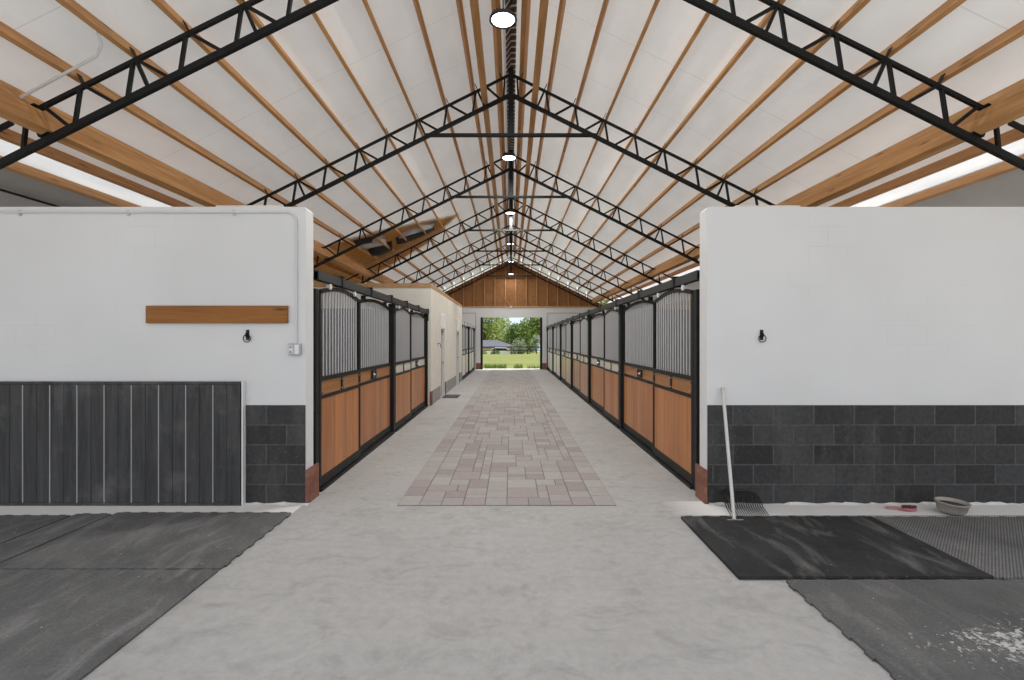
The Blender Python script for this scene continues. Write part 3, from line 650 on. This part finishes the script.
a=stall(-1,-2.07,20.15,1.5,LW,True,'far stall front with pale reflection painted on boards, directly past the cream room wall',gl,False,'plank_reflect_high'); index_kids()  # pale board colour stands in for reflection here too
q=copy_tree(a); q.location=(-2.07,20.15+LW,0); q['label']='far stall front, pale reflection painted on boards, between cream room stalls and the far doorway'
for (x,y,l) in ((LX-.03,5.25,'black stall post beside the white front wall, board wall side'),(LX-.03,5.25+LW,'black stall post between the two stalls before the cream room'),(LX-.03,5.25+2*LW,'black stall post touching the cream room corner'),(-2.10,20.152,'black stall post at far end of the cream room'),(-2.10,20.15+LW,'black stall post between the two far stalls past cream room'),(-2.10,20.15+2*LW,'black stall post nearest the far doorway, cream room side')):
    post(-1,x,y,l,'stall posts on the cream room side')
def track(x,sg,y0,y1,label,nb,mt='track'):
    t=empty('door_track',(x,y0,2.34),label,'door track','sliding door tracks')
    o=MB(); L=y1-y0; o.prism([(-.04,.0),(-.012,.0),(-.012,.01),(-.03,.01),(-.03,.085),(.03,.085),(.03,.01),(.012,.01),(.012,0),(.04,0),(.04,.1),(-.04,.1)],'y',0,L); o.build('rail',M[mt],t)
    for i in range(nb):
        y=.75+(L-.87)*i/(nb-1); o=MB(); o.box(-.05,.05,y-.035,y+.035,-.005,.112); o.box(-.055,.055,y-.02,y+.02,.112,.128); o.build('bracket',M['frame'],t)
    return t
track(RX-.005,1,5.22,27.4,'long dark sliding door track above the fork side stalls',14)
track(LX+.005,-1,5.22,12.25,'dark sliding door track above the two stalls before cream room',6)
track(-2.06,-1,20.1,27.4,'sliding door track painted with bright reflection above the two far stalls past cream room',5,'conduit_w')  # white rail colour stands in for bright reflection on the track
for sg,x,l in ((1,2.225,'white T shaped bracket above the stall door, fork side wall end'),(-1,-2.295,'white T shaped bracket above stall door, board wall end')):
    o=MB(); o.box(-.012,.012,-.02,.02,0,.13); o.box(-.10,.10,-.02,.02,.13,.16); o.box(-.1,.1,-.10,-.02,.11,.17); tag(o.build('track_bracket',M['white'],None,(x,5.31,2.22)),l,'bracket','white track brackets')
# partitions
for k in range(1,7):
    b=MB(); b.box(2.16,5.55,5.34+RW*k-.04,5.34+RW*k+.04,0,2.25) if k<6 else b.box(2.16,5.55,27.34,27.42,0,2.25); struct(b.build('partition',M['stallgrey']))
b=MB(); b.box(-5.55,-2.24,5.25+LW-.04,5.25+LW+.04,0,2.25); struct(b.build('partition',M['stallgrey']))
b=MB(); b.box(-5.55,-2.2,20.15+LW-.04,20.15+LW+.04,0,2.25); struct(b.build('partition',M['stallgrey']))

# ------------------------------------------------------------------ cream tack room
RY,RYE=12.28,20.1; rx=-2.05
D1=(13.95,14.72); D2=(17.95,18.8)
b=MB(); b.box(-7.6,rx-.15,RY,RY+.15,0,3.03); b.box(-7.6,rx-.15,RYE-.15,RYE,0,3.03)
for (a,c) in ((RY,D1[0]),(D1[1],D2[0]),(D2[1],RYE)): b.box(rx-.15,rx,a,c,0,3.03)
for d in (D1,D2): b.box(rx-.15,rx,d[0],d[1],2.46,3.03); b.box(rx-.15,rx,d[0],d[1],1.96,2.02)
struct(b.build('wall_tack_room',M['cream']))
b=MB()
for y in (13.2,15.55,16.5,17.3,19.4): b.box(rx,rx+.006,y-.02,y+.02,.36,3.03)
struct(b.build('trim_3',M['cream']))
b=MB(); b.box(-7.6,rx+.01,RY-.02,RY+.17,3.03,3.13); b.box(rx-.17,rx+.01,RY+.17,RYE,3.03,3.13); struct(b.build('trim_4',M['plate']))
b=MB()
for (a,c) in ((RY+.16,D1[0]-.02),(D1[1]+.08,D2[0]-.08),(D2[1]+.08,RYE)): b.box(rx,rx+.012,a,c,0,.36)
struct(b.build('baseboard_left',M['greybase']))
b=MB(); b.box(rx-.02,rx+.02,RY-.02,RY+.16,0,.36); struct(b.build('trim_5',M['brick']))
for n_,d in ((1,D1),(2,D2)):
    t=empty('door_%d'%n_,(rx-.08,(d[0]+d[1])/2,0),'x','door'); t['kind']='structure'; del t['label']; del t['category']
    hw=(d[1]-d[0])/2
    o=MB(); o.bbox(-.02,.02,-hw+.03,hw-.03,.01,1.95,.003); o.build('door_leaf',M['outgrey'],t)
    o=MB(); o.box(-.02,.095,-hw-.05,-hw+.028,0,2.5); o.box(-.02,.095,hw-.028,hw+.05,0,2.5); o.build('door_jamb',M['white'],t)
    o=MB(); o.tube([(.02,hw-.10,1.0),(.06,hw-.10,1.0)],.012,8); o.lathe([(0,.03),(.02,.025),(.027,.0),(.02,-.02),(0,-.025)],(.07,hw-.1,1.0),12); o.build('door_handle',M['bolt'],t)
    o=MB(); o.box(.07,.125,-hw+.03,hw-.03,2.02,2.46); tag(o.build('transom_panel',M['transom'],t),'white transom panel')
    o=MB(); o.bbox(.096,.115,hw+.052,hw+.09,0,.40,.003); o.build('corner_guard',M['blackpl'],t)
b=MB(); b.bbox(-.23,.23,-.38,.38,.001,.014,.004); tag(b.build('door_mat',M['blackpl'],None,(-1.77,14.28,0)),'small black door mat on concrete before the cream room','mat')
t=empty('bridle_hook',(rx,13.45,1.55),'small dark hook on the cream room wall','hook')
o=MB(); o.bbox(0,.008,-.02,.02,-.05,.06,.002); o.build('plate',M['ring'],t)
o=MB(); o.tube([(.006,0,.03),(.06,0,.03),(.085,0,.0),(.07,0,-.04),(.095,0,-.075)],.009,8); o.build('prong',M['ring'],t)

# ------------------------------------------------------------------ far gable wall
FY=27.5
b=MB()
b.box(-7.8,-1.74,FY,FY+.15,0,3.58); b.box(1.79,7.8,FY,FY+.15,0,3.58); b.box(-1.74,1.79,FY,FY+.15,2.97,3.58); struct(b.build('wall_far',M['white']))
zg=lambda x: HC-.5*abs(x)-.32
b=MB(); xe=(HC-.32-3.58)*2
b.prism([(-xe,3.58),(xe,3.58),(0,HC-.32)],'y',FY+.06,FY+.12); struct(b.build('wall_far_gable',M['osb']))
b=MB()
for sg in (-1,1):
    ee=[.03,.60]+PX[1:]+[5.15]
    for a,c in zip(ee[:-1],ee[1:]):
        a+=.03; c-=.03; b.add([(sg*a,FY+.04,roofz(a)-.32),(sg*c,FY+.04,roofz(c)-.32),(sg*c,FY+.04,roofz(c)-.02),(sg*a,FY+.04,roofz(a)-.02)],[(0,1,2,3)])
struct(b.build('trim_rake',M['skyp']))
b=MB(); i=-9
while i<=9:
    x=i*.6+.28; z1=zg(x)
    if z1>3.75: b.box(x-.03,x+.03,FY-.03,FY+.06,3.58,z1)
    i+=1
struct(b.build('trim_studs',M['stud']))
b=MB(); b.box(-xe,xe,FY-.05,FY+.06,3.55,3.62); struct(b.build('trim_6',M['plate']))
for sg,nm in ((-1,'door_3'),(1,'door_4')):
    xi=-1.74 if sg<0 else 1.79
    t=bpy.data.objects.new(nm,None); COL.objects.link(t); t.location=(xi,FY,0); t['kind']='structure'
    o=MB(); a,c=sorted((sg*.30,sg*2.1)); o.bbox(a,c,-.05,-.01,.02,3.2,.004); 
    o.build('door_leaf',M['white'],t)
    o=MB(); o.box(a,c,-.06,-.01,3.2,3.24); e0=sorted((sg*.26,sg*.30)); o.box(e0[0],e0[1],-.06,-.01,.02,3.24); o.build('door_edge',M['box'],t)
    o=MB(); a,c=sorted((-sg*.0,-sg*.12)); o.box(a,c,-.02,.17,0,2.97); o.build('jamb_black',M['frame'],t)
b=MB(); b.box(-2.04,-1.74,FY-.03,FY,0,.36); struct(b.build('trim_7',M['brick']))
b=MB(); b.box(1.79,2.03,FY-.03,FY,0,.36); struct(b.build('trim_8',M['brick']))
t=empty('gable_sensor',(0.0,FY-.04,3.55),'small white box with thin slanting cord at gable foot above doorway','sensor')
o=MB(); o.bbox(-.05,.05,-.06,0,-.05,.05,.006); o.build('box',M['plastic'],t)
o=MB(); o.tube([(0,-.03,.04),(-.2,-.02,.32),(-.42,-.01,.58)],.012,6); o.build('cord',M['plate'],t)

# ------------------------------------------------------------------ outside
def tree(x,y,z,h,r,m,label,trunk=.35,n=2600,seed=1,ls=.34,fl=.0,group='trees beyond the lawn'):
    q=random.Random(seed); t=empty('broadleaf_tree',(x,y,z),label,'tree',group)
    o=MB(); pts=[(0,0,-.2),(q.uniform(-.2,.2),0,h*trunk*.6),(q.uniform(-.4,.4),0,h*trunk*1.3),(0,0,h*.8)]; o.tube(pts,[.022*h+.05,.02*h+.03,.014*h+.02,.01],8)
    C=[]
    for k in range(16):
        a=q.uniform(0,6.283); rr=r*math.sqrt(q.uniform(.05,1))*.72; zc=h*(trunk+fl+(1-trunk)*q.uniform(.12,.88)); sh=max(.25,1-abs((zc/h-trunk)/(1-trunk)-.42)*1.1)
        c=Vector((rr*sh*math.cos(a),rr*sh*math.sin(a),zc)); C.append((c,r*q.uniform(.28,.46)))
        o.tube([pts[2],(c.x*.6,c.y*.6,(pts[2][2]+c.z)/2),c],[.008*h,.005*h,.01],5)
    o.build('trunk',M['bark'],t)
    V=[];F=[]
    for i in range(n):
        c,rr=C[i%16]; d=Vector((q.gauss(0,1),q.gauss(0,1),q.gauss(0,.8))).normalized()*rr*(q.random()**.35)
        p=c+d; u=Vector((q.gauss(0,1),q.gauss(0,1),q.gauss(0,1))).normalized(); w=u.orthogonal().normalized(); s=ls*q.uniform(.6,1.3); k=len(V)
        V+= [p-u*s*.5,p+w*s*.3,p+u*s*.5,p-w*s*.3]; F.append((k,k+1,k+2,k+3))
    o=MB(); o.add(V,F); o.build('crown',m,t); return t
TR=[(-18,97,-1.9,18,5.5,0,'tall bushy green tree beyond house roof, at doorway edge'),(-5.6,95,-1.9,15.5,6.2,3,'yellow green spreading tree rising behind the house'),(1.9,88.5,-1.8,6.4,3.2,1,'dark green tree below the patch of open sky'),(5.0,66,-.9,9.6,4.3,0,'large dark green tree past the pale shrubs'),(14.2,68,-1.1,12.4,4.4,0,'tall green tree at the doorway jamb beyond lawn'),(-29,95,-1.9,14,5,1,'dark tree mostly hidden behind doorway wall'),(24,78,-1.7,13,5.0,1,'tall dark tree past the jamb tree, mostly hidden'),(.8,104,-1.9,6.4,4.0,0,'distant green tree low under the sky patch'),(9.5,98,-1.9,15,5.5,3,'distant yellow green tree behind the large dark tree'),(-3.0,118,-1.9,8.6,5,0,'distant tree showing just above the house roof')]
for i,(x,y,z,h,r,m,l) in enumerate(TR): tree(x,y,z,h,r,LEAF[m],l,.16,7000,20+i,.42)
SH=[(.9,61,-.3,2.0,1.3,2,'pale flowering shrub, middle of the doorway view'),(3.2,60.5,-.2,2.6,1.0,2,'pale flowering shrub, tallest, below the dark tree'),(5.9,60,-.2,2.8,1.5,2,'pale shrub close to the doorway jamb'),(-5.8,58.8,-.2,.7,1.2,1,'low dark green shrub below the house wall'),(-3.6,58.8,-.2,.65,1.0,0,'low green shrub below house windows'),(-1.9,58.8,-.2,.5,.8,1,'low dark shrub beside the white car'),(-8.0,58.8,-.2,.8,1.2,0,'low green shrub at doorway edge below house')]
for i,(x,y,z,h,r,m,l) in enumerate(SH): tree(x,y,z,h,r,LEAF[m],l,.08,1500,60+i,.17,0,'shrubs past the lawn')
t=empty('ranch_house',(-5.0,82,-1.8),'low house with blue grey hipped roof and pinkish walls beyond lawn','house')
o=MB(); o.box(-6,5.2,-3,3,0,2.35); o.build('wall',M['pinkwall'],t)
o=MB(); o.add([(-6.7,-3.7,2.3),(5.9,-3.7,2.3),(5.9,3.7,2.3),(-6.7,3.7,2.3),(-3.6,0,3.45),(2.8,0,3.45),(-6.7,-3.7,2.18),(5.9,-3.7,2.18),(5.9,3.7,2.18),(-6.7,3.7,2.18)],[(0,1,5,4),(1,2,5),(2,3,4,5),(3,0,4),(6,7,1,0),(7,8,2,1),(8,9,3,2),(9,6,0,3),(6,9,8,7)]); o.build('roof',M['shingle'],t)
for x in (-4.6,-2.2,.2,1.8,3.6):
    o=MB(); o.box(x-.5,x+.5,-3.04,-2.98,.8,1.95); w_=o.build('window',M['carwhite'],t); o=MB(); o.box(x-.42,x+.42,-3.05,-3.03,.88,1.87); o.build('pane',M['winglass'],w_)
t=empty('parked_car',(-1.2,66,-.72),'white car parked in front of the low house','car')
o=MB(); o.prism([(-2.1,.3),(2.1,.3),(2.15,.75),(1.2,.9),(.6,1.35),(-1.1,1.38),(-1.8,.95),(-2.15,.85)],'y',-.8,.8); o.build('body',M['carwhite'],t)
for x in (-1.35,1.35):
    for y in (-.74,.74):
        o=MB(); o.tube([(x,y-.1,.31),(x,y+.1,.31)],.31,16); o.build('wheel',M['tyre'],t)
o=MB(); o.prism([(-1.55,.95),(.95,.92),(.52,1.27),(-1.05,1.3)],'y',-.81,.81); o.build('side_glass',M['winglass'],t)
t=empty('paddock_fence',(0,57.6,0),'dark low paddock fence at far edge of lawn','fence')
for k in range(15):
    o=MB(); o.box(-14+k*2-.05,-14+k*2+.05,-.05,.05,-.1,1.0); o.build('post',M['fence'],t)
for z in (.45,.85):
    o=MB(); o.box(-14.1,14.1,-.075,-.05,z-.05,z+.05); o.build('rail',M['fence'],t)
def weeds(x0,x1,lbl,n):
    q=random.Random(int(x0*10)); V=[];F=[]
    for i in range(n):
        x=q.uniform(x0,x1); y=q.uniform(28.35,29.2); h=q.uniform(.08,.30); k=len(V); a=q.uniform(0,6.28); dx,dy=.03*math.cos(a),.03*math.sin(a)
        V+=[(x-dx,y-dy,-.05),(x+dx,y+dy,-.05),(x+q.uniform(-.1,.1),y+q.uniform(-.1,.1),h)]; F.append((k,k+1,k+2))
    o=MB(); o.add(V,F); tag(o.build('weed_tufts',LEAF[0]),lbl,'weeds',kind='stuff')
weeds(-1.6,-.3,'green weeds at lawn edge before the house side of doorway',500); weeds(.2,.7,'small green weed tuft at middle of lawn edge',160); weeds(1.0,1.8,'sparse weeds at lawn edge toward pale shrubs',60)

# ------------------------------------------------------------------ light, world, camera
W=bpy.data.worlds.new('sky'); SC.world=W; W.use_nodes=True; nt=W.node_tree; nt.nodes.clear()
out=nt.nodes.new('ShaderNodeOutputWorld'); bg=nt.nodes.new('ShaderNodeBackground'); tc=nt.nodes.new('ShaderNodeTexCoord'); sp=nt.nodes.new('ShaderNodeSeparateXYZ'); rp_=nt.nodes.new('ShaderNodeValToRGB'); nz=nt.nodes.new('ShaderNodeTexNoise'); mp=nt.nodes.new('ShaderNodeMapping'); mx=nt.nodes.new('ShaderNodeMix'); mx.data_type='RGBA'; cr=nt.nodes.new('ShaderNodeValToRGB')
nt.links.new(tc.outputs['Generated'],sp.inputs[0]); nt.links.new(sp.outputs[2],rp_.inputs[0])
e=rp_.color_ramp.elements; e[0].position=0; e[0].color=(.55,.70,.95,1); e[1].position=.6; e[1].color=(.84,.89,1.0,1)
z_=e.new(.14); z_.color=(.94,.96,1.0,1)
mp.inputs['Scale'].default_value=(3,3,7); nz.inputs['Scale'].default_value=1.4; nz.inputs['Detail'].default_value=6
nt.links.new(tc.outputs['Generated'],mp.inputs[0]); nt.links.new(mp.outputs[0],nz.inputs['Vector']); nt.links.new(nz.outputs['Fac'],cr.inputs[0])
cr.color_ramp.elements[0].position=.42; cr.color_ramp.elements[1].position=.62
zr=nt.nodes.new('ShaderNodeMapRange'); zr.inputs[1].default_value=.06; zr.inputs[2].default_value=.2; nt.links.new(sp.outputs[2],zr.inputs[0]); mm=nt.nodes.new('ShaderNodeMath'); mm.operation='MULTIPLY'; nt.links.new(cr.outputs[0],mm.inputs[0]); nt.links.new(zr.outputs[0],mm.inputs[1]); nt.links.new(mm.outputs[0],mx.inputs[0]); nt.links.new(rp_.outputs[0],mx.inputs[6]); mx.inputs[7].default_value=(1,1,1,1)
nt.links.new(mx.outputs[2],bg.inputs['Color']); bg.inputs['Strength'].default_value=1.0; nt.links.new(bg.outputs[0],out.inputs['Surface'])
L=bpy.data.lights.new('sun','SUN'); L.energy=4.0; L.angle=math.radians(1.0); L.color=(1,.96,.88); q=bpy.data.objects.new('sun',L); COL.objects.link(q)
d=Vector((.62,.40,1.15)); q.rotation_euler=(d).to_track_quat('Z','Y').to_euler()

cam=bpy.data.cameras.new('camera'); co=bpy.data.objects.new('camera',cam); COL.objects.link(co); SC.camera=co
co.location=(0,0,CZ); co.rotation_euler=(math.pi/2,0,0); cam.sensor_width=36; cam.lens=480/1024*36; cam.shift_x=.001; cam.clip_end=500; cam.clip_start=.05
vs=SC.view_settings; vs.view_transform='Standard'; vs.look='None'; vs.gamma=1; vs.exposure=.35
try: vs.use_curve_mapping=False
except Exception: pass
SC.cycles.max_bounces=12; SC.cycles.diffuse_bounces=8
SC.cycles.use_denoising=True
